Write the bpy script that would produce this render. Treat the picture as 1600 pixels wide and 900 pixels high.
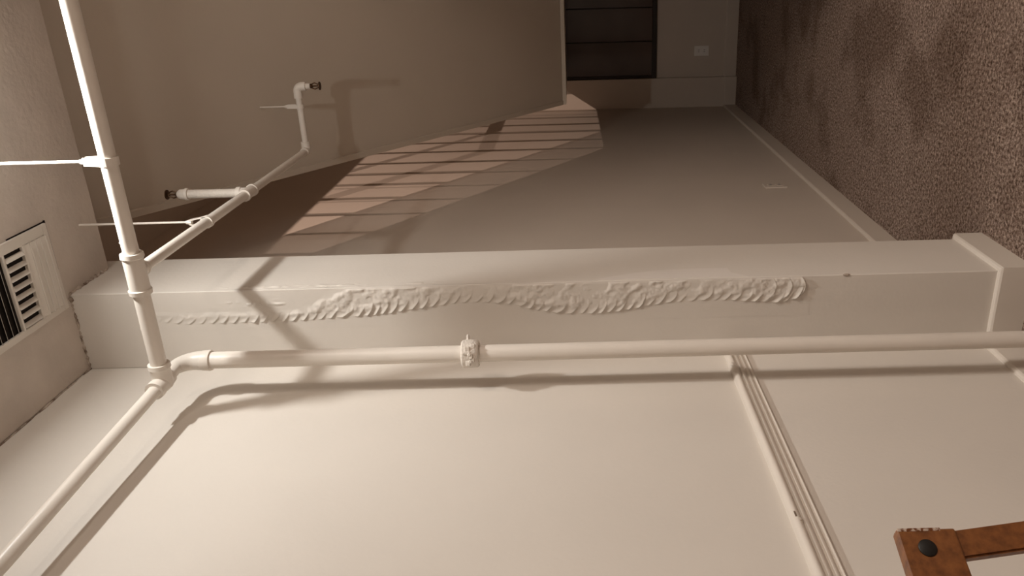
import bpy, bmesh, math, random
import numpy as np
from mathutils import Vector, Matrix
for o in list(bpy.data.objects): bpy.data.objects.remove(o)
S = bpy.context.scene
COL = S.collection

# ------------------------------------------------------------------ camera
# the photograph was taken with the phone turned on its side: picture right = world down
YAW = math.atan(507 / 1250.0); K = -0.026; NN = math.hypot(1, K)
FW = Vector((-math.sin(YAW), math.cos(YAW), 0)); RT = Vector((math.cos(YAW), math.sin(YAW), 0)); DN = Vector((0, 0, -1))
cx_ = (DN + RT * K) / NN
cy_ = (RT - DN * K) / NN
cz_ = -FW
cam_d = bpy.data.cameras.new('camera'); cam = bpy.data.objects.new('camera', cam_d); COL.objects.link(cam)
cam.matrix_world = Matrix(((cx_.x, cy_.x, cz_.x, 1.0), (cx_.y, cy_.y, cz_.y, 0.0), (cx_.z, cy_.z, cz_.z, 1.203), (0, 0, 0, 1)))
cam_d.sensor_fit = 'HORIZONTAL'; cam_d.sensor_width = 36.0; cam_d.lens = 1250 / 1600 * 36
cam_d.shift_x = -100 / 1600.0
cam_d.clip_start = 0.02
S.camera = cam

# ------------------------------------------------------------------ world, lights, exposure
S.view_settings.view_transform = 'Standard'; S.view_settings.look = 'None'
S.view_settings.gamma = 1.0; S.view_settings.use_curve_mapping = False
S.view_settings.exposure = -0.14
w = bpy.data.worlds.new('night'); S.world = w; w.use_nodes = True
w.node_tree.nodes['Background'].inputs[0].default_value = (0.5, 0.42, 0.36, 1)
w.node_tree.nodes['Background'].inputs[1].default_value = 0.0
WARM = (1.0, 0.87, 0.76)
def lamp(name, kind, loc, power, col=WARM, radius=0.05):
    d = bpy.data.lights.new(name, kind); o = bpy.data.objects.new(name, d); COL.objects.link(o)
    o.location = loc; d.energy = power; d.color = col
    if kind == 'AREA': d.shape = 'DISK'; d.size = radius * 2
    else: d.shadow_soft_size = radius
    return o
lamp('soffit_lamp_light', 'AREA', (0.77, 1.60, 2.497), 13.8, (1, .985, .94), 0.035)
lamp('soffit_lamp_glow', 'POINT', (0.77, 1.60, 2.485), 2.5, (1, .985, .94), 0.03)
lamp('upstairs_lamp_light', 'POINT', (2.1, 4.03, 4.2), 70, (1, .74, .60), 0.02)
lamp('upstairs_hall_lamp_light', 'POINT', (2.1, 0.64, 4.2), 420, (1, .74, .60), 0.02)
lamp('room_fill_light', 'AREA', (2.5, 0.9, 2.50), 52, radius=0.30)  # added soft fill that brightens the room, stands for no known lamp

# ------------------------------------------------------------------ helpers
def link(name, me, mat, parent=None, smooth=False):
    o = bpy.data.objects.new(name, me); COL.objects.link(o)
    if mat and not me.materials: me.materials.append(mat)
    if parent: o.parent = parent
    if smooth:
        for p in me.polygons: p.use_smooth = True
    return o
def obj(name, bm, mat, parent=None, smooth=False, angle=None):
    bmesh.ops.recalc_face_normals(bm, faces=bm.faces)
    me = bpy.data.meshes.new(name); bm.to_mesh(me); bm.free()
    o = link(name, me, mat, parent, smooth)
    if angle is not None:
        me.set_sharp_from_angle(angle=math.radians(angle))
    return o
def empty(name, loc):
    o = bpy.data.objects.new(name, None); COL.objects.link(o); o.empty_display_size = 0.05
    return o      # kept at the origin transform; parts carry world coordinates
def tag(o, label, cat=None, group=None, kind=None):
    if label: o['label'] = label
    if cat: o['category'] = cat
    if group: o['group'] = group
    if kind: o['kind'] = kind
    return o
def add_box(bm, x0, x1, y0, y1, z0, z1, bev=0.0, seg=2):
    vs = [bm.verts.new((x, y, z)) for z in (z0, z1) for y in (y0, y1) for x in (x0, x1)]
    fs = []
    for q in ((0, 2, 3, 1), (4, 5, 7, 6), (0, 1, 5, 4), (2, 6, 7, 3), (0, 4, 6, 2), (1, 3, 7, 5)):
        fs.append(bm.faces.new([vs[i] for i in q]))
    if bev > 0:
        es = list({e for f in fs for e in f.edges})
        bmesh.ops.bevel(bm, geom=es, offset=bev, segments=seg, affect='EDGES', profile=0.5)
def box(name, mat, b, parent=None, bev=0.0, seg=2):
    bm = bmesh.new(); add_box(bm, *b, bev=bev, seg=seg); return obj(name, bm, mat, parent)
def frame_of(d):
    d = Vector(d).normalized(); a = Vector((0, 0, 1)) if abs(d.z) < .9 else Vector((1, 0, 0))
    u = d.cross(a).normalized(); return u, d.cross(u).normalized()
def add_tube(bm, pts, rad, seg=24, cap=True):
    pts = [Vector(p) for p in pts]; n = len(pts)
    rs = rad if isinstance(rad, (list, tuple)) else [rad] * n
    rings = []; u = None
    for i, p in enumerate(pts):
        t = (pts[min(i + 1, n - 1)] - pts[max(i - 1, 0)]).normalized()
        if u is None: u, v = frame_of(t)
        else:
            u = (u - t * u.dot(t)).normalized(); v = t.cross(u).normalized()
        rings.append([bm.verts.new(p + (u * math.cos(a) + v * math.sin(a)) * rs[i]) for a in [2 * math.pi * k / seg for k in range(seg)]])
    for a, b in zip(rings, rings[1:]):
        for k in range(seg):
            bm.faces.new((a[k], a[(k + 1) % seg], b[(k + 1) % seg], b[k]))
    if cap:
        bm.faces.new(rings[0][::-1]); bm.faces.new(rings[-1])
def tube(name, mat, pts, rad, parent=None, seg=24):
    bm = bmesh.new(); add_tube(bm, pts, rad, seg); return obj(name, bm, mat, parent, True, 50)
def add_lathe(bm, base, axis, prof, seg=24):
    """prof: list of (distance along axis, radius)"""
    base = Vector(base); ax = Vector(axis).normalized(); u, v = frame_of(ax)
    rings = []
    for h, r in prof:
        rings.append([bm.verts.new(base + ax * h + (u * math.cos(a) + v * math.sin(a)) * r) for a in [2 * math.pi * k / seg for k in range(seg)]])
    for a, b in zip(rings, rings[1:]):
        for k in range(seg): bm.faces.new((a[k], a[(k + 1) % seg], b[(k + 1) % seg], b[k]))
    bm.faces.new(rings[0][::-1]); bm.faces.new(rings[-1])
def lathe(name, mat, base, axis, prof, parent=None, seg=24):
    bm = bmesh.new(); add_lathe(bm, base, axis, prof, seg); return obj(name, bm, mat, parent, True, 40)
def add_prism(bm, poly, axis, a0, a1):
    """poly in the two remaining axes (order x,y,z without axis), extruded along axis"""
    def mk(p, a):
        c = list(p); c.insert(axis, a); return bm.verts.new(c)
    A = [mk(p, a0) for p in poly]; B = [mk(p, a1) for p in poly]; n = len(poly)
    bm.faces.new(A); bm.faces.new(B[::-1])
    for i in range(n): bm.faces.new((A[i], A[(i + 1) % n], B[(i + 1) % n], B[i]))
def prism(name, mat, poly, axis, a0, a1, parent=None):
    bm = bmesh.new(); add_prism(bm, poly, axis, a0, a1); return obj(name, bm, mat, parent)
def obox(bm, o, ex, ey, ez, b, bev=0.0):
    """box in a local frame"""
    t = bmesh.new(); add_box(t, *b, bev=bev)
    M = Matrix(((ex.x, ey.x, ez.x, o.x), (ex.y, ey.y, ez.y, o.y), (ex.z, ey.z, ez.z, o.z), (0, 0, 0, 1)))
    t.transform(M); me = bpy.data.meshes.new('tmp'); t.to_mesh(me); t.free(); bm.from_mesh(me); bpy.data.meshes.remove(me)

# ------------------------------------------------------------------ materials
def mat(name, col, rough=0.5, spec=0.5, metal=0.0):
    m = bpy.data.materials.new(name); m.use_nodes = True
    b = m.node_tree.nodes['Principled BSDF']
    b.inputs['Base Color'].default_value = (*col, 1); b.inputs['Roughness'].default_value = rough
    b.inputs['Specular IOR Level'].default_value = spec; b.inputs['Metallic'].default_value = metal
    return m, m.node_tree, b
def N(nt, t, **kw):
    n = nt.nodes.new(t)
    for k, v in kw.items(): setattr(n, k, v)
    return n
def noise(nt, scale, detail=3, rough=0.5, vec=None):
    n = N(nt, 'ShaderNodeTexNoise'); n.inputs['Scale'].default_value = scale
    n.inputs['Detail'].default_value = detail; n.inputs['Roughness'].default_value = rough
    if vec is None:
        g = N(nt, 'ShaderNodeNewGeometry'); vec = g.outputs['Position']
    nt.links.new(vec, n.inputs['Vector']); return n
def ramp(nt, src, stops):
    r = N(nt, 'ShaderNodeValToRGB'); e = r.color_ramp.elements
    e[0].position, e[0].color = stops[0][0], (*stops[0][1], 1); e[1].position, e[1].color = stops[-1][0], (*stops[-1][1], 1)
    for p, c in stops[1:-1]:
        x = e.new(p); x.color = (*c, 1)
    nt.links.new(src, r.inputs[0]); return r
def bump(nt, b, src, strength, dist):
    n = N(nt, 'ShaderNodeBump'); n.inputs['Strength'].default_value = strength; n.inputs['Distance'].default_value = dist
    nt.links.new(src, n.inputs['Height'])
    prev = b.inputs['Normal'].links
    if prev: nt.links.new(prev[0].from_socket, n.inputs['Normal'])
    nt.links.new(n.outputs[0], b.inputs['Normal'])
def paint(name, col, rough, bscale, bstr, bdist, var=0.04, vscale=3.0):
    m, nt, b = mat(name, col, rough, 0.35)
    lo = tuple(c * (1 - var) for c in col)
    r = ramp(nt, noise(nt, vscale, 4).outputs[0], [(0.3, lo), (0.7, col)])
    nt.links.new(r.outputs[0], b.inputs['Base Color'])
    bump(nt, b, noise(nt, bscale, 3).outputs[0], bstr, bdist)
    return m
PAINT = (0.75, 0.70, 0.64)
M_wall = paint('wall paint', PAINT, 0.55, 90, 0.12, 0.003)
M_wall_shade = paint('shaded hall wall paint', (0.66, 0.58, 0.505), 0.6, 90, 0.12, 0.003)  # same paint as the lit walls, darkened to hold the hall's shade
M_trim = paint('trim gloss paint', (0.76, 0.70, 0.63), 0.35, 60, 0.08, 0.002)
M_patch = paint('touch up paint', (0.80, 0.75, 0.70), 0.5, 90, 0.12, 0.003)
M_pipe = paint('pipe enamel', (0.80, 0.74, 0.67), 0.38, 70, 0.12, 0.003, 0.06, 9)
M_pipe2 = paint('pipe enamel drips', (0.78, 0.72, 0.65), 0.42, 220, 0.5, 0.004, 0.10, 25)
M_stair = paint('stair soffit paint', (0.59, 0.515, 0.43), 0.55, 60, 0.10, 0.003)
# rough plaster of the low ceiling
M_plaster = paint('rough plaster', (0.62, 0.54, 0.47), 0.8, 75, 0.3, 0.005, 0.14, 8)
nt = M_plaster.node_tree; b = nt.nodes['Principled BSDF']; bump(nt, b, noise(nt, 18, 5, .65).outputs[0], 0.25, 0.008)
M_dirt, _, _ = mat('dirty caulk', (0.20, 0.14, 0.10), 0.9, 0.1)
nt = M_dirt.node_tree; b = nt.nodes['Principled BSDF']
nt.links.new(ramp(nt, noise(nt, 40, 4).outputs[0], [(0.40, (0.20, 0.145, 0.11)), (0.58, (0.55, 0.47, 0.40))]).outputs[0], b.inputs['Base Color'])
M_grille = paint('register paint', (0.70, 0.64, 0.57), 0.5, 120, 0.15, 0.002)
M_duct_shade, _, _ = mat('dark duct and frame shade', (0.015, 0.011, 0.009), 0.8, 0.1)
M_brass, nt, b = mat('tarnished sprinkler metal', (0.10, 0.055, 0.03), 0.45, 0.5, 0.8)
M_black, _, _ = mat('black plastic cap', (0.012, 0.011, 0.010), 0.5, 0.4)
M_plate, _, _ = mat('outlet plate plastic', (0.92, 0.89, 0.85), 0.35, 0.5)
M_slot, _, _ = mat('outlet slot', (0.02, 0.02, 0.02), 0.6, 0.2)
M_glass, nt, b = mat('dark night glass', (0.02, 0.014, 0.012), 0.12, 0.5)
nt.links.new(ramp(nt, noise(nt, 2.5, 2).outputs[0], [(0.3, (0.065, 0.043, 0.038)), (0.7, (0.10, 0.07, 0.065))]).outputs[0], b.inputs['Base Color'])
M_frame, _, _ = mat('dark window frame', (0.022, 0.015, 0.012), 0.45, 0.4)
M_sky, _, b = mat('lamp lens', (0.9, 0.85, 0.75), 0.3, 0.4)
b.inputs['Emission Color'].default_value = (1, .96, .9, 1); b.inputs['Emission Strength'].default_value = 12.0
# wood
M_wood, nt, b = mat('oiled brown wood', (0.26, 0.09, 0.03), 0.38, 0.5)
tc = N(nt, 'ShaderNodeTexCoord'); mp = N(nt, 'ShaderNodeMapping'); mp.inputs['Scale'].default_value = (9, 60, 60)
nt.links.new(tc.outputs['Object'], mp.inputs[0])
n1 = noise(nt, 1.6, 6, 0.6, mp.outputs[0])
nt.links.new(ramp(nt, n1.outputs[0], [(0.25, (0.10, 0.032, 0.009)), (0.5, (0.20, 0.072, 0.02)), (0.75, (0.28, 0.108, 0.03))]).outputs[0], b.inputs['Base Color'])
bump(nt, b, n1.outputs[0], 0.12, 0.002)
M_scuff, nt, b = mat('scuffed wood edge', (0.5, 0.4, 0.32), 0.7, 0.2)
nt.links.new(ramp(nt, noise(nt, 260, 3).outputs[0], [(0.45, (0.16, 0.055, 0.02)), (0.6, (0.55, 0.45, 0.38))]).outputs[0], b.inputs['Base Color'])
# carpet
M_carpet, nt, b = mat('flecked brown carpet', (0.2, 0.14, 0.11), 0.95, 0.05)
f1 = noise(nt, 105, 4, 0.75); f2 = noise(nt, 38, 4, 0.7); big = noise(nt, 2.3, 3, 0.55)
fleck = ramp(nt, f1.outputs[0], [(0.36, (0.14, 0.088, 0.066)), (0.5, (0.52, 0.385, 0.32)), (0.64, (1.0, 0.84, 0.74))])
mid = ramp(nt, f2.outputs[0], [(0.3, (0.72, 0.69, 0.67)), (0.7, (1.0, 1.0, 1.0))])
st = ramp(nt, big.outputs[0], [(0.38, (0.68, 0.63, 0.59)), (0.50, (1.0, 0.98, 0.96))])
mx = N(nt, 'ShaderNodeMix', data_type='RGBA', blend_type='MULTIPLY'); mx.inputs[0].default_value = 1
nt.links.new(fleck.outputs[0], mx.inputs[6]); nt.links.new(mid.outputs[0], mx.inputs[7])
mx2 = N(nt, 'ShaderNodeMix', data_type='RGBA', blend_type='MULTIPLY'); mx2.inputs[0].default_value = 1
nt.links.new(mx.outputs[2], mx2.inputs[6]); nt.links.new(st.outputs[0], mx2.inputs[7])
nt.links.new(mx2.outputs[2], b.inputs['Base Color'])
bump(nt, b, f1.outputs[0], 1.0, 0.02); bump(nt, b, f2.outputs[0], 0.7, 0.02)

# ------------------------------------------------------------------ the setting
ZS = 2.542        # low ceiling (soffit)
ZC = 2.92         # ceiling of the stair hall
YA, YB, XP = 1.965, 2.228, 0.221      # pier: near face, far face, side face
YF = 5.98         # far wall
def struct(o): o['kind'] = 'structure'; return o
struct(box('floor', M_carpet, (-0.1, 3.4, -2.0, 6.2, -0.1, 0.0)))
struct(box('wall_left', M_wall, (-0.12, 0.0, -2.0, 2.1, 0.0, 3.2)))
struct(box('wall_left_hall', M_wall_shade, (-0.12, 0.0, 2.1, 6.1, 0.0, 3.2)))
wall_far = struct(box('wall_far', M_wall_shade, (0.0, 3.3, YF, YF + 0.12, 0.0, 3.2)))
struct(box('wall_far_pilaster', M_wall_shade, (0.0, 0.212, YF - 0.035, YF, 0.0, ZC), bev=0.002))
struct(box('wall_right', M_wall, (3.3, 3.42, -2.0, 6.1, 0.0, 3.2)))
struct(box('wall_back', M_wall, (-0.12, 3.42, -2.12, -2.0, 0.0, 3.2)))
struct(box('wall_light_block', M_wall_shade, (1.27, 1.35, 3.1, YF, 0.0, ZC)))  # unseen partition, added to keep the fill off the far hall
pier = struct(box('wall_pier', M_wall, (0.0, XP, YA, YB, 0.0, ZC), bev=0.0025, seg=3))
# low plaster ceiling with a straight far edge
YE = 2.166
struct(box('ceiling_soffit', M_plaster, (0.0, 3.3, -2.0, YE, ZS, ZC), bev=0.006, seg=2))
# stair hall ceiling with the stairwell opening
bm = bmesh.new()
add_box(bm, -0.1, 0.615, -2.0, 6.1, ZC, ZC + 0.25)
add_box(bm, 1.5, 3.4, -2.0, 6.1, ZC, ZC + 0.25)
add_box(bm, 0.615, 1.5, -2.0, 1.7, ZC, ZC + 0.25)
struct(obj('ceiling', bm, M_wall_shade))

# baseboards: prism profile with rounded top
def base_prof(h=0.088, t=0.013):
    return [(0, 0), (t, 0), (t, h - 0.008), (t * .8, h - 0.003), (t * .45, h), (0, h)]
H = 0.088
bm = bmesh.new(); add_prism(bm, base_prof(), 1, -2.0, YA); struct(obj('baseboard_left', bm, M_trim))
bm = bmesh.new(); add_prism(bm, base_prof(), 1, YB, YF - 0.035); struct(obj('baseboard_hall', bm, M_wall_shade))
bm = bmesh.new()
pr = base_prof()
def ring_pts(off_t, z):   # path around the pier: wall -> near face -> side -> far face -> wall
    return [(0.0, YA - off_t, z), (XP + off_t, YA - off_t, z), (XP + off_t, YB + off_t, z), (0.0, YB + off_t, z)]
rows = [[bm.verts.new(p) for p in ring_pts(t, z)] for t, z in [(0.0, 0.0), (0.013, 0.0), (0.013, H - .008), (0.0104, H - .003), (0.006, H), (0.0, H)]]
for a, b_ in zip(rows, rows[1:]):
    for k in range(3): bm.faces.new((a[k], a[k + 1], b_[k + 1], b_[k]))
struct(obj('baseboard_pier', bm, M_trim))
bm = bmesh.new(); add_prism(bm, [(YF - t, z) for t, z in base_prof()], 0, 0.212, 3.3); struct(obj('baseboard_far', bm, M_wall_shade))
bm = bmesh.new(); add_prism(bm, [(YF - 0.035 - t, z) for t, z in base_prof()], 0, 0.0, 0.214); struct(obj('baseboard_pilaster', bm, M_wall_shade))

# moulded chair rail on the left wall
zr = 0.745
prof = [(0, 0), (0.006, 0.001), (0.009, 0.005), (0.008, 0.009), (0.0055, 0.011), (0.009, 0.014), (0.012, 0.018), (0.012, 0.021), (0.008, 0.0235), (0.008, 0.0255),
        (0.013, 0.0285), (0.0165, 0.034), (0.0165, 0.037), (0.011, 0.039), (0.011, 0.041), (0.017, 0.0435), (0.0205, 0.048), (0.0205, 0.053), (0.016, 0.0575), (0.006, 0.060), (0, 0.060)]
bm = bmesh.new(); add_prism(bm, [(x, zr + z) for x, z in prof], 1, -2.0, YA - 0.001)
rail = struct(obj('trim_1', bm, M_trim, None, True, 50))
bm = bmesh.new()
bmesh.ops.create_icosphere(bm, subdivisions=2, radius=1)
for v in bm.verts: v.co = Vector((0.0195 + v.co.x * .004, 1.86 + v.co.y * .012, zr + .0545 + v.co.z * .006))
obj('paint_blob', bm, M_trim, rail, True)
for (yy, zz, l) in ((1.245, zr + .052, .008), (1.232, zr + .046, .006)):
    bm = bmesh.new(); add_box(bm, 0.0185, 0.0212, yy - l, yy + l, zz - .0018, zz + .0018, .0006); obj('chip', bm, M_dirt, rail)

# touched-up paint on the side of the pier, dent on its corner
bm = bmesh.new()
pts = [(1.985, .765), (2.0, .785), (2.036, .79), (2.038, .90), (2.03, .99), (2.012, 1.06), (1.99, 1.12), (1.972, 1.16), (1.971, .745)]
add_prism(bm, pts, 0, XP - .001, XP + 0.0007); obj('paint_patch', bm, M_patch, pier)
bm = bmesh.new(); bmesh.ops.create_icosphere(bm, subdivisions=2, radius=1)
for v in bm.verts: v.co = Vector((XP - .001 + v.co.x * .004, YA + .001 + v.co.y * .004, .487 + v.co.z * .010))
obj('corner_chip', bm, M_dirt, pier, True)

# ------------------------------------------------------------------ blistered, peeling paint on the near face of the pier
rng = np.random.RandomState(7)
def vnoise(x, y, seed):
    r = np.random.RandomState(seed); G = r.rand(512, 512)
    xi = np.floor(x).astype(int); yi = np.floor(y).astype(int); fx = x - xi; fy = y - yi
    fx = fx * fx * fx * (fx * (fx * 6 - 15) + 10); fy = fy * fy * fy * (fy * (fy * 6 - 15) + 10)
    g = lambda a, c: G[a % 512, c % 512]
    return (g(xi, yi) * (1 - fx) + g(xi + 1, yi) * fx) * (1 - fy) + (g(xi, yi + 1) * (1 - fx) + g(xi + 1, yi + 1) * fx) * fy
def sst(a, b_, x):
    t = np.clip((x - a) / (b_ - a), 0, 1); return t * t * (3 - 2 * t)
def grid(name, P, m, parent):
    nu, nv = P.shape[:2]
    idx = np.arange(nu * nv).reshape(nu, nv)
    q = np.stack([idx[:-1, :-1], idx[1:, :-1], idx[1:, 1:], idx[:-1, 1:]], -1).reshape(-1, 4)
    me = bpy.data.meshes.new(name); me.from_pydata(P.reshape(-1, 3).tolist(), [], q.tolist())
    return link(name, me, m, parent, True)
# d = millimetres below the low ceiling, s = millimetres in from the pier's outer corner
EDGE = np.array([(150, 70), (220, 86), (300, 92), (380, 93), (460, 93), (540, 92), (640, 90), (720, 84), (800, 80), (870, 72), (950, 60), (1030, 50), (1100, 50), (1180, 62), (1240, 80),
                 (1300, 90), (1390, 93), (1450, 88), (1520, 76), (1580, 66), (1660, 62), (1760, 64), (1840, 72), (1890, 74), (1930, 62), (1990, 55)], float)
d = np.arange(150, 1965, 1.7); s = np.arange(0.6, 112, 1.5)
Dg, Sg = np.meshgrid(d, s, indexing='ij')
eb = np.interp(Dg, EDGE[:, 0], EDGE[:, 1]) + 2.2 * (vnoise(Dg / 30, Dg * 0, 3) - .5)
t = eb - Sg                                   # distance inward from the ragged edge
depth = np.interp(Dg, [150, 600, 640, 700, 760, 2000], [34, 36, 52, 90, 130, 130])      # how far the blister reaches towards the corner
dc = 1950 - .017 * (Sg - 27) ** 2                 # curved lower end of the blister
inside = sst(0, 3, t) * (1 - sst(depth * .6, depth, t)) * sst(0, 2.5, dc - Dg)
along = np.interp(Dg, [150, 200, 260, 450, 560, 900, 1000, 1060, 1120, 1200, 1500, 1600, 1700, 1800, 1890, 1960], [0, .12, .55, .8, 1, 1, .75, .5, .65, 1, 1, .8, .65, .8, 1, 1])
P0 = 27.5
tt = np.maximum(t, 0)
ph = (Dg - 1.35 * tt + .020 * tt * tt + 12 * (vnoise(Dg / 85, Dg * 0 + 2.3, 5) - .5) * 2 + 5 * (vnoise(Dg / 25, Sg / 25, 6) - .5)) / P0
fr = ph - np.floor(ph); fl = np.floor(ph)
amp = .45 + 1.1 * vnoise(fl * 7.31, fl * 0 + .5, 11)
saw = np.where(fr < .93, (fr / .93) ** 3.0, (1 - fr) / .07)
reach = np.interp(Dg, [150, 640, 760, 1100, 1800, 1960], [11, 14, 19, 16, 15, 22]) * (.6 + .9 * vnoise(fl * 3.7, fl * 0 + 8.2, 12))
h = 4.6 * amp * saw * np.exp(-(np.maximum(t - 5, 0) / reach) ** 2)
blob = vnoise(Dg / 24 - t / 40, Sg / 20, 21) * .6 + vnoise(Dg / 11, Sg / 10, 22) * .3 + vnoise(Dg / 5, Sg / 5, 23) * .1
h += 8.5 * np.clip(blob - .36, 0, 1) * sst(8, 24, t)
h += 1.0 * sst(2, 26, t)
h *= inside * along
# the big crescent curls at the bottom end
for k, (off, A) in enumerate(((0, 5.5), (36, 3.2), (78, 2.6))):
    p_ = dc - off - Dg
    h += A * np.where(p_ > 0, np.exp(-p_ / 9.0), 0) * sst(0, 1.6, p_) * sst(0, 6, t) * sst(0, 8, Sg)
# faint second row nearer the corner, and hairline cracks up high
row = np.exp(-((Sg - 36 - .012 * (Dg - 400)) / 7) ** 2) * sst(380, 430, Dg) * (1 - sst(540, 590, Dg))
h += 6.0 * row * np.clip(vnoise(Dg / 13, Sg / 8, 31) - .35, 0, 1)
row = np.exp(-((Sg - 62 + .02 * (Dg - 200)) / 4) ** 2) * sst(150, 165, Dg) * (1 - sst(220, 260, Dg)); h += 1.2 * row * vnoise(Dg / 9, Sg / 9, 33)
h *= sst(0, 5, Sg) * .85 + .15
h *= (1 - sst(100, 111, Sg)) * sst(150, 170, Dg) * (1 - sst(1950, 1963, Dg))
P = np.stack([XP - .0018 - Sg / 1000, YA - .00025 - np.maximum(h, 0) / 1000, ZS - Dg / 1000], -1)
grid('peeling_paint', P, M_wall, pier)
# ripples just around the corner, on the side face
d = np.arange(300, 1240, 2.2); s = np.arange(1, 30, 1.6); Dg, Sg = np.meshgrid(d, s, indexing='ij')
on = sst(300, 520, Dg) * (1 - sst(760, 830, Dg)) + .6 * sst(860, 900, Dg) * (1 - sst(960, 1000, Dg))
h = 5.5 * np.clip(vnoise(Dg / 14, Sg / 8, 41) - .35, 0, 1) * np.exp(-((Sg - 14) / 9) ** 2) * on
P = np.stack([XP + .0003 + h / 1000, YA + .002 + Sg / 1000, ZS - Dg / 1000], -1)
grid('rippled_paint', P, M_wall, pier)

# crumbling caulk along the junction of plaster and walls
def bead(name, p0, p1, r, seed, parent):
    rr = np.random.RandomState(seed); n = 44; p0 = Vector(p0); p1 = Vector(p1)
    pts = []; rad = []
    for i in range(n):
        q = p0.lerp(p1, i / (n - 1)) + Vector((rr.randn() * .0014, rr.randn() * .0014, rr.randn() * .0010)); pts.append(q)
        rad.append(r * (0.25 + .55 * rr.rand() + (.6 if rr.rand() > .88 else 0)))
    bm = bmesh.new(); add_tube(bm, pts, rad, 7); return obj(name, bm, M_dirt, parent, True)
soff = bpy.data.objects['ceiling_soffit']
bead('caulk', (XP, YA, ZS), (0.0, YA, ZS), 0.006, 1, soff)
bead('caulk', (XP + .001, YA, ZS), (XP + .001, YE - .01, ZS), 0.007, 2, soff)
bead('caulk', (0.0, YA, ZS), (0.0, 0.2, ZS), 0.004, 3, soff)

# ------------------------------------------------------------------ window in the far wall (dark panes)
win = empty('window_1', None); struct(win)
WX = [0.212, 0.47, 0.70, 0.93, 1.16]; z0, z1 = 0.59, 2.1
box('window_sill', M_frame, (WX[0], WX[-1], YF - .016, YF, z0 - .012, z0 + .022), win, .003)
box('window_head', M_frame, (WX[0], WX[-1], YF - .016, YF, z1 - .03, z1), win, .003)
for i, x in enumerate(WX):
    wdt = .022 if i in (0, len(WX) - 1) else .007
    box('mullion', M_frame, (max(x - wdt / 2, WX[0] + .001) if i else x + .001, x + wdt / 2 + (wdt / 2 if i == 0 else 0), YF - .014, YF, z0, z1), win, .002)
for a, c in zip(WX, WX[1:]):
    box('pane', M_glass, (a + .004, c - .004, YF - .006, YF - .001, z0 + .02, z1 - .03), win)

# ------------------------------------------------------------------ outlets
def outlet(label, origin, ex, en, pm):
    o = empty('wall_outlet', None); tag(o, label, 'outlet', None)
    origin = Vector(origin); ex = Vector(ex); en = Vector(en); ez = Vector((0, 0, 1))
    bm = bmesh.new(); obox(bm, origin, ex, en, ez, (-.035, .035, 0, .0065, -.052, .052), .0015); obj('plate', bm, pm, o)
    for dz in (-.02, .02):
        bm = bmesh.new(); obox(bm, origin, ex, en, ez, (-.016, .016, .006, .0085, dz - .014, dz + .014), .001)
        sk = obj('socket', bm, pm, o)
        bm = bmesh.new()
        for dx in (-.006, .006): obox(bm, origin, ex, en, ez, (dx - .0012, dx + .0012, .0084, .009, dz - .005, dz + .006))
        obj('slot', bm, M_slot, sk)
    bm = bmesh.new(); add_lathe(bm, origin, en, [(.006, .003), (.008, .003), (.0085, .002)], 10); obj('screw', bm, pm, o)
    return o
outlet('pale wall outlet below the dark window on the far wall', (.395, YF, .254), (1, 0, 0), (0, -1, 0), M_plate)
outlet('pale outlet plate seen edge-on, on the shadowed side wall above the long baseboard', (0, 3.68, .25), (0, 1, 0), (1, 0, 0), M_wall_shade)

# ------------------------------------------------------------------ staircase (only its underside shows)
XE, XR = 0.27, 1.25; YL = 4.54; ZL = 1.2375; SL = 0.685; YT = 2.19
def zu(y): return ZL + SL * (YL - y)
stair = empty('staircase', None)
tag(stair, 'painted sloping underside of a staircase over the hall', 'staircase')
prism('soffit_panel', M_stair, [(YT, zu(YT) + .026), (YL, zu(YL) + .010), (YL, zu(YL) + .045), (YT, zu(YT) + .045)], 0, XE + .018, XR - .018, stair)
for x0, x1 in ((XE, XE + .022), (XR - .022, XR)):
    prism('stringer', M_stair, [(YT, zu(YT)), (YL, ZL), (YL, 1.429), (YT, zu(YT) + .1915)], 0, x0, x1, stair)
box('end_board', M_stair, (XE, XR, YL - .012, YL, 1.229, 1.25), stair)
box('landing', M_stair, (XE, XR, YL, YF - .045, 1.229, 1.429), stair, .002)
ns = 12; run = (YL - YT) / ns
for i in range(ns):
    y1 = YL - i * run; y0 = y1 - run
    prism('tread', M_stair, [(y0, zu(y0) + .05), (y1, zu(y0) + .05), (y1, zu(y1) + .04), (y0, zu(y0) + .04)], 0, XE + .022, XR - .022, stair)
Lx, Ly = 2.1, 4.03; mg = Lx / (Lx - XE - .01)
for yp in (5.762, 5.45, 5.392 - .0, 5.126, 4.876, 4.634, 4.363, 4.106, 3.843, 3.606, 3.385, 3.13, 2.88):
    if yp == 5.45: continue
    y = (yp + (mg - 1) * Ly) / mg
    zb = 1.42 if y > YL else zu(y) + .18
    if zb > 2.85: continue
    box('baluster', M_stair, (XE + .004, XE + .018, y - .009, y + .009, zb, ZC), stair)
hr = .62
prism('handrail', M_stair, [(2.6, zu(2.6) + .19 + hr), (YL, 1.429 + hr), (YF - .05, 1.429 + hr), (YF - .05, 1.429 + hr + .045), (YL, 1.429 + hr + .045), (2.6, zu(2.6) + .19 + hr + .045)], 0, XE + .018, XE + .05, stair)

# ------------------------------------------------------------------ sprinkler piping
pip = empty('sprinkler_piping', None)
tag(pip, 'white painted sprinkler piping with riser, branches and heads below the ceiling', 'pipes')
ZP = 2.197; YM = 1.70; XV, YV = 0.10, 1.80; XB = 0.377
RM, RV, RB = 0.0172, 0.0212, 0.0135
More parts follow.
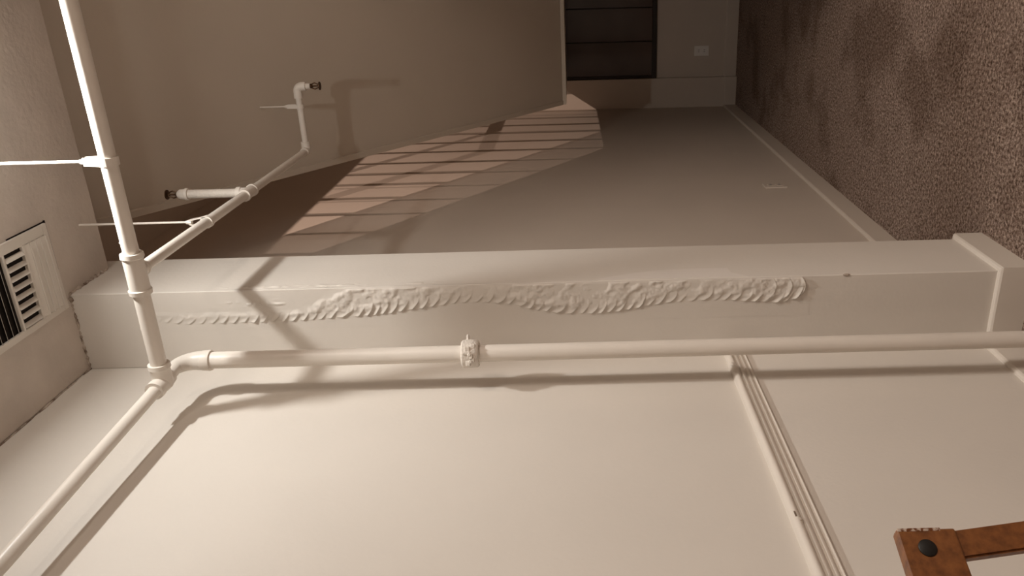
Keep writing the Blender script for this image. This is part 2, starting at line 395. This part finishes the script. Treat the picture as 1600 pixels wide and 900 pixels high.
# main pipe across the room
tube('main_pipe', M_pipe, [(XB + .02, YM, ZP), (3.29, YM, ZP)], RM, pip, 32)
tube('main_pipe', M_pipe, [(XV + .03, YM, ZP), (XB - .02, YM, ZP)], RM + .0012, pip, 32)
bm = bmesh.new()
add_lathe(bm, (XB - .052, YM, ZP), (1, 0, 0), [(0, RM + .003), (0, .0245), (.010, .0255), (.012, .0225), (.045, .0222), (.085, .0222), (.088, .0255), (.098, .0245), (.098, RM + .002)], 32)
add_lathe(bm, (XB, YM + .012, ZP), (0, 1, 0), [(0, .017), (.014, .017), (.016, .019), (.024, .018), (.024, RB)], 24)
obj('tee_fitting', bm, M_pipe, pip, True, 40)
for x, dz, l in ((.31, .016, .004), (.24, .0175, .006), (.45, .0165, .004)):
    bm = bmesh.new(); bmesh.ops.create_icosphere(bm, subdivisions=2, radius=1)
    for v in bm.verts: v.co = Vector((x + v.co.x * l, YM - .008 + v.co.y * .004, ZP + dz * .8 + v.co.z * .003))
    obj('paint_drip', bm, M_pipe, pip, True)
# corner fitting: main tee, wall branch, elbow down into the riser
bm = bmesh.new()
add_lathe(bm, (XV + .045, YM, ZP), (-1, 0, 0), [(0, RM + .002), (0, .0245), (.010, .0255), (.014, .0225), (.034, .0235), (.05, .024), (.062, .02), (.066, .008)], 32)
add_lathe(bm, (XV - .005, YM + .03, ZP), (0, -1, 0), [(0, .019), (.03, .022), (.055, .021), (.062, .0225), (.076, .0215), (.076, RB)], 28)
obj('corner_tee', bm, M_pipe, pip, True, 40)
bm = bmesh.new()
arc = [(XV - .003, YM + .02, ZP)]
for k in range(0, 10):
    a = math.pi / 2 * k / 9; arc.append((XV, YV - .036 + .036 * math.sin(a), ZP - .036 + .036 * math.cos(a) - .001 * k))
arc.append((XV, YV, ZP - .062))
add_tube(bm, arc, [.016, .017] + [.0185 + .0007 * k for k in range(9)] + [.0245], 28)
add_lathe(bm, (XV, YV, ZP - .052), (0, 0, -1), [(0, .0235), (.002, .0255), (.02, .0265), (.024, .0255), (.024, RV)], 28)
obj('elbow_fitting', bm, M_pipe, pip, True, 40)
tube('riser_pipe', M_pipe, [(XV, YV, ZP - .06), (XV, YV, 0.002)], RV, pip, 36)
tube('wall_branch_pipe', M_pipe, [(XV - .006, YM - .04, ZP), (0.073, 1.105, ZP), (0.045, -1.9, ZP)], RB + .0015, pip, 28)
# coupling with painted-over bolts on the riser
zc = 1.472
bm = bmesh.new()
add_lathe(bm, (XV, YV, zc + .021), (0, 0, -1), [(0, RV), (0, .031), (.004, .035), (.021, .036), (.038, .035), (.043, .031), (.043, RV)], 32)
cp = obj('coupling', bm, M_pipe2, pip, True, 40)
ux = Vector((math.cos(YAW), math.sin(YAW), 0)); fx = Vector((math.sin(YAW), -math.cos(YAW), 0)); uz = Vector((0, 0, 1))
for a, b_, dz, sx, sz in ((.012, .030, .004, .008, .007), (-.004, .033, -.006, .007, .004), (.004, .033, .006, .004, .010), (-.022, .028, .002, .007, .006), (-.014, .031, -.010, .006, .004), (.02, .026, -.010, .005, .006)):
    o_ = Vector((XV, YV, zc)) + ux * a + fx * b_ + uz * dz
    bm = bmesh.new(); obox(bm, o_, ux, fx, uz, (-sx, sx, -.006, .006, -sz, sz), .002); obj('lug', bm, M_pipe2, cp)
for a, dz in ((.0, -.002), (-.018, -.004)):
    o_ = Vector((XV, YV, zc + dz)) + ux * a + fx * .032
    bm = bmesh.new(); add_lathe(bm, o_, fx, [(0, .005), (.007, .005), (.009, .003)], 10); obj('bolt', bm, M_pipe2, cp, True, 40)
bm = bmesh.new(); add_lathe(bm, Vector((XV, YV, zc + .005)) + ux * .028, ux, [(0, .007), (.006, .006), (.009, .0035), (.018, .0035), (.02, .002)], 12); obj('bolt', bm, M_pipe2, cp, True, 40)
# branch towards the stair
YT1, YE1 = 2.378, 2.965
tube('branch_pipe', M_pipe, [(XB, YM + .02, ZP), (XB, YT1, ZP - .004)], RB, pip, 28)
tube('branch_pipe', M_pipe, [(XB, YT1, ZP - .004), (XB, YE1, ZP - .004)], RB - .0008, pip, 28)
bm = bmesh.new()
add_lathe(bm, (XB, YT1 - .036, ZP - .004), (0, 1, 0), [(0, RB), (0, .0185), (.009, .019), (.011, .0168), (.061, .0168), (.063, .019), (.072, .0185), (.072, RB)], 28)
add_lathe(bm, (XB, YT1, ZP), (0, 0, 1), [(0, .016), (.016, .0162), (.018, .019), (.03, .0185), (.03, RB)], 28)
obj('tee_fitting', bm, M_pipe, pip, True, 40)
tube('upright_pipe', M_pipe2, [(XB, YT1, ZP + .01), (XB, YT1, ZP + .188)], RB, pip, 24)
lathe('reducer', M_pipe, (XB, YT1, ZP + .178), (0, 0, 1), [(0, RB), (0, .0185), (.008, .019), (.01, .0168), (.026, .015), (.034, .009), (.034, .006)], pip)
def head(loc, sgn, parent, m):
    x, y, z = loc
    bm = bmesh.new()
    add_lathe(bm, loc, (0, 0, sgn), [(0, .008), (.006, .0085), (.008, .006), (.012, .004)], 14)
    for q in (-1, 1):
        add_tube(bm, [(x + q * .006, y, z + sgn * .006), (x + q * .011, y, z + sgn * .018), (x + q * .006, y, z + sgn * .030), (x, y, z + sgn * .034)], .0024, 8)
    add_tube(bm, [(x, y, z + sgn * .008), (x, y, z + sgn * .032)], .003, 8)
    add_lathe(bm, (x, y, z + sgn * .034), (0, 0, sgn), [(0, .004), (.001, .015), (.0035, .015), (.004, .003)], 16)
    return obj('sprinkler_head', bm, m, parent, True, 40)
head((XB, YT1, ZP + .208), 1, pip, M_brass)
# elbow, arm along the stair, pendent head
XA = .612; R2 = .0112
bm = bmesh.new()
arc = [(XB, YE1 - .03, ZP - .004)]
for k in range(9):
    a = math.pi / 2 * k / 8; arc.append((XB + .018 - .018 * math.cos(a), YE1 - .018 + .018 * math.sin(a), ZP - .004))
arc.append((XB + .034, YE1, ZP - .004))
add_tube(bm, arc, [.0165] * 11, 22); obj('elbow_fitting', bm, M_pipe, pip, True, 40)
tube('arm_pipe', M_pipe, [(XB + .02, YE1, ZP - .004), (XA - .02, YE1, ZP - .004)], R2, pip, 24)
bm = bmesh.new(); arc = [(XA - .042, YE1, ZP - .004), (XA - .018, YE1, ZP - .004)]
for k in range(1, 8):
    a = math.pi / 2 * k / 7; arc.append((XA - .018 + .018 * math.sin(a), YE1, ZP - .022 + .018 * math.cos(a)))
arc.append((XA, YE1, ZP - .036))
add_tube(bm, arc, .0155, 22); add_lathe(bm, (XA, YE1, ZP - .03), (0, 0, -1), [(0, .011), (.02, .0105), (.022, .009)], 18)
obj('elbow_fitting', bm, M_pipe, pip, True, 40)
head((XA, YE1, ZP - .05), -1, pip, M_brass)
# hangers: a strap ring around the pipe, a yoke and a rod up to the ceiling
def hanger(p, axis, ztop, r, rr=.0036):
    x, y, z = p; h = tube('hanger', M_pipe, [(x, y, z + r + .03), (x, y, ztop)], rr, pip, 12)
    bm = bmesh.new(); w2 = .009 if r > .015 else .007
    ax = Vector(axis); sd = Vector((0, 0, 1)).cross(ax); n = 28; ro, ri = r + .0035, r + .0004
    rings = []
    for k in range(n):
        a = 2 * math.pi * k / n; dr_ = sd * math.cos(a) + Vector((0, 0, 1)) * math.sin(a)
        rings.append([bm.verts.new(Vector(p) + dr_ * q + ax * e) for q, e in ((ri, -w2), (ro, -w2), (ro, w2), (ri, w2))])
    for k in range(n):
        A = rings[k]; B = rings[(k + 1) % n]
        for j in range(4): bm.faces.new((A[j], A[(j + 1) % 4], B[(j + 1) % 4], B[j]))
    for q in (-1, 1):
        lo = Vector(p) + sd * q * (r + .001); hi = Vector((x, y, z + r + .034)) + sd * q * .0055
        d_ = (hi - lo); ez = d_.normalized(); ex = ez.cross(ax)
        obox(bm, lo, ex, ax, ez, (-.0012, .0012, -w2, w2, 0, d_.length))
    obj('strap', bm, M_pipe, h)
    lathe('nut', M_pipe, (x, y, z + r + .028), (0, 0, 1), [(0, .0075), (.008, .0075), (.009, .006), (.016, .005), (.016, rr)], h, 6)
hanger((.632, YM, ZP), (1, 0, 0), ZS + .002, RM)
hanger((XB, 2.082, ZP - .002), (0, 1, 0), ZS + .002, RB, .003)
xh = .541; hanger((xh, YE1, ZP - .004), (1, 0, 0), zu(YE1) + .03, R2, .0028)

# ------------------------------------------------------------------ supply register in the low ceiling
reg = empty('air_register', None)
tag(reg, 'painted metal air register with louvres, set in the rough low ceiling', 'vent')
vx0, vx1, vy0, vy1 = .194, .427, 1.597, 1.943; fw = .017
zf = ZS - .007
bm = bmesh.new()
add_box(bm, vx0, vx1, vy1 - fw, vy1, zf, ZS + .001, .002); add_box(bm, vx0, vx1, vy0, vy0 + fw, zf, ZS + .001, .002)
add_box(bm, vx0, vx0 + fw, vy0 + fw, vy1 - fw, zf, ZS + .001, .002); add_box(bm, vx1 - fw - .010, vx1, vy0 + fw, vy1 - fw, zf, ZS + .001, .002)
obj('frame', bm, M_grille, reg)
box('duct_opening', M_duct_shade, (vx0 + .004, vx1 - .004, vy0 + .004, vy1 - .004, ZS - .0012, ZS + .001), reg)
ax0, ax1 = vx0 + fw, vx1 - fw - .010
def blade(x0, x1, y0, y1, za, zb, along_x):
    bm = bmesh.new(); th = .0012
    if along_x and zb < za: add_tube(bm, [(x0, y1 - .001, zb), (x1, y1 - .001, zb)], .0021, 8)
    if along_x:
        add_prism(bm, [(y0, za), (y1, zb), (y1, zb + th), (y0, za + th)], 0, x0, x1)
    else:
        add_prism(bm, [(x0, za), (x1, zb), (x1, zb + th), (x0, za + th)], 1, y0, y1)
    return obj('louvre', bm, M_grille, reg)
for i in range(4):   # overlapping vanes against the far side: read as closed ridges
    y = 1.843 + i * .0205; blade(ax0, ax1, y, y + .0196, ZS - .003, ZS - .0105, True)
for yb in (1.838, 1.764): box('divider', M_grille, (ax0 - .002, ax1 + .002, yb - .0035, yb + .0035, ZS - .009, ZS), reg, .001)
nb = 8; st_ = (ax1 - ax0) / nb
for i in range(nb):
    x = ax0 + i * st_ + .004; blade(x, x + st_ * .40, 1.767, 1.835, ZS - .011, ZS - .003, False)
for i in range(7):
    y = 1.618 + i * .0205; blade(ax0, ax1, y, y + .0085, ZS - .0095, ZS - .0025, True)
bm = bmesh.new(); add_box(bm, .30, .432, vy1 + .0005, vy1 + .005, ZS - .003, ZS + .001)
add_box(bm, vx1 + .0005, vx1 + .003, 1.80, vy1 + .004, ZS - .002, ZS + .001); obj('gap_shade', bm, M_duct_shade, reg)  # dark strips drawn as the shadow beside the proud frame

# ------------------------------------------------------------------ lamp on the low ceiling (just outside the frame)
lp = empty('ceiling_light', None); tag(lp, 'round flush ceiling light on the low plaster ceiling', 'lamp')
lathe('base', M_trim, (.77, 1.60, ZS), (0, 0, -1), [(0, .07), (.022, .07), (.028, .064), (.028, .05)], lp, 32)
lathe('lens', M_sky, (.77, 1.60, ZS - .026), (0, 0, -1), [(0, .05), (.006, .05), (.009, .04)], lp, 32)

# ------------------------------------------------------------------ wooden chair in the near corner
ch = empty('wooden_chair', None); tag(ch, 'reddish brown wooden chair with a black round cap on its back rail', 'chair')
e = Vector((-.400, -.9165, 0)); nrm = Vector((.9165, -.400, 0)); zz = Vector((0, 0, 1))
o0 = Vector((.4985, .6106, 0))
L = .44
bm = bmesh.new(); obox(bm, o0, e, nrm, zz, (0, L, -.013, 0, .852, .9075), .002); r_ = obj('top_rail', bm, M_wood, ch)
bm = bmesh.new(); obox(bm, o0, e, nrm, zz, (-.0008, .0028, -.012, .0004, .866, .9065), .0008); obj('worn_edge', bm, M_scuff, r_)
for a in (.0195, L - .0195):
    bm = bmesh.new(); add_lathe(bm, o0 + e * a + zz * .8838, nrm, [(-.002, .0085), (.0008, .0085), (.0016, .0075)], 28); obj('cap', bm, M_black, r_, True, 40)
def post(a0, a1, y0, y1, ztop, lean, w_=.025):
    """leaning post: foot is shifted by lean along e"""
    bm = bmesh.new()
    ring = []
    for z in (0.001, ztop):
        s_ = lean * (ztop - z) / ztop
        ring.append([bm.verts.new(o0 + e * (a + s_) + nrm * y + zz * z) for a, y in ((a0, y0), (a1, y0), (a1, y1), (a0, y1))])
    bm.faces.new(ring[0][::-1]); bm.faces.new(ring[1])
    for k in range(4): bm.faces.new((ring[0][k], ring[0][(k + 1) % 4], ring[1][(k + 1) % 4], ring[1][k]))
    bmesh.ops.bevel(bm, geom=list(bm.edges), offset=.002, segments=2, affect='EDGES')
    return obj('post', bm, M_wood, ch)
post(.001, .029, -.014, -.003, .854, -.10); post(L - .029, L - .001, -.014, -.003, .854, .10)
for a0, a1, ln in ((.0, .028, -.03), (L - .028, L, .03)):
    p_ = post(a0, a1, .33, .358, .43, ln); p_.name = 'leg'
bm = bmesh.new(); obox(bm, o0, e, nrm, zz, (-.01, L + .01, -.0035, .37, .43, .452), .004); obj('seat', bm, M_wood, ch)
for z in (.24,):
    bm = bmesh.new(); obox(bm, o0, e, nrm, zz, (-.02, L + .02, .336, .352, z, z + .025), .002); obj('stretcher', bm, M_wood, ch)
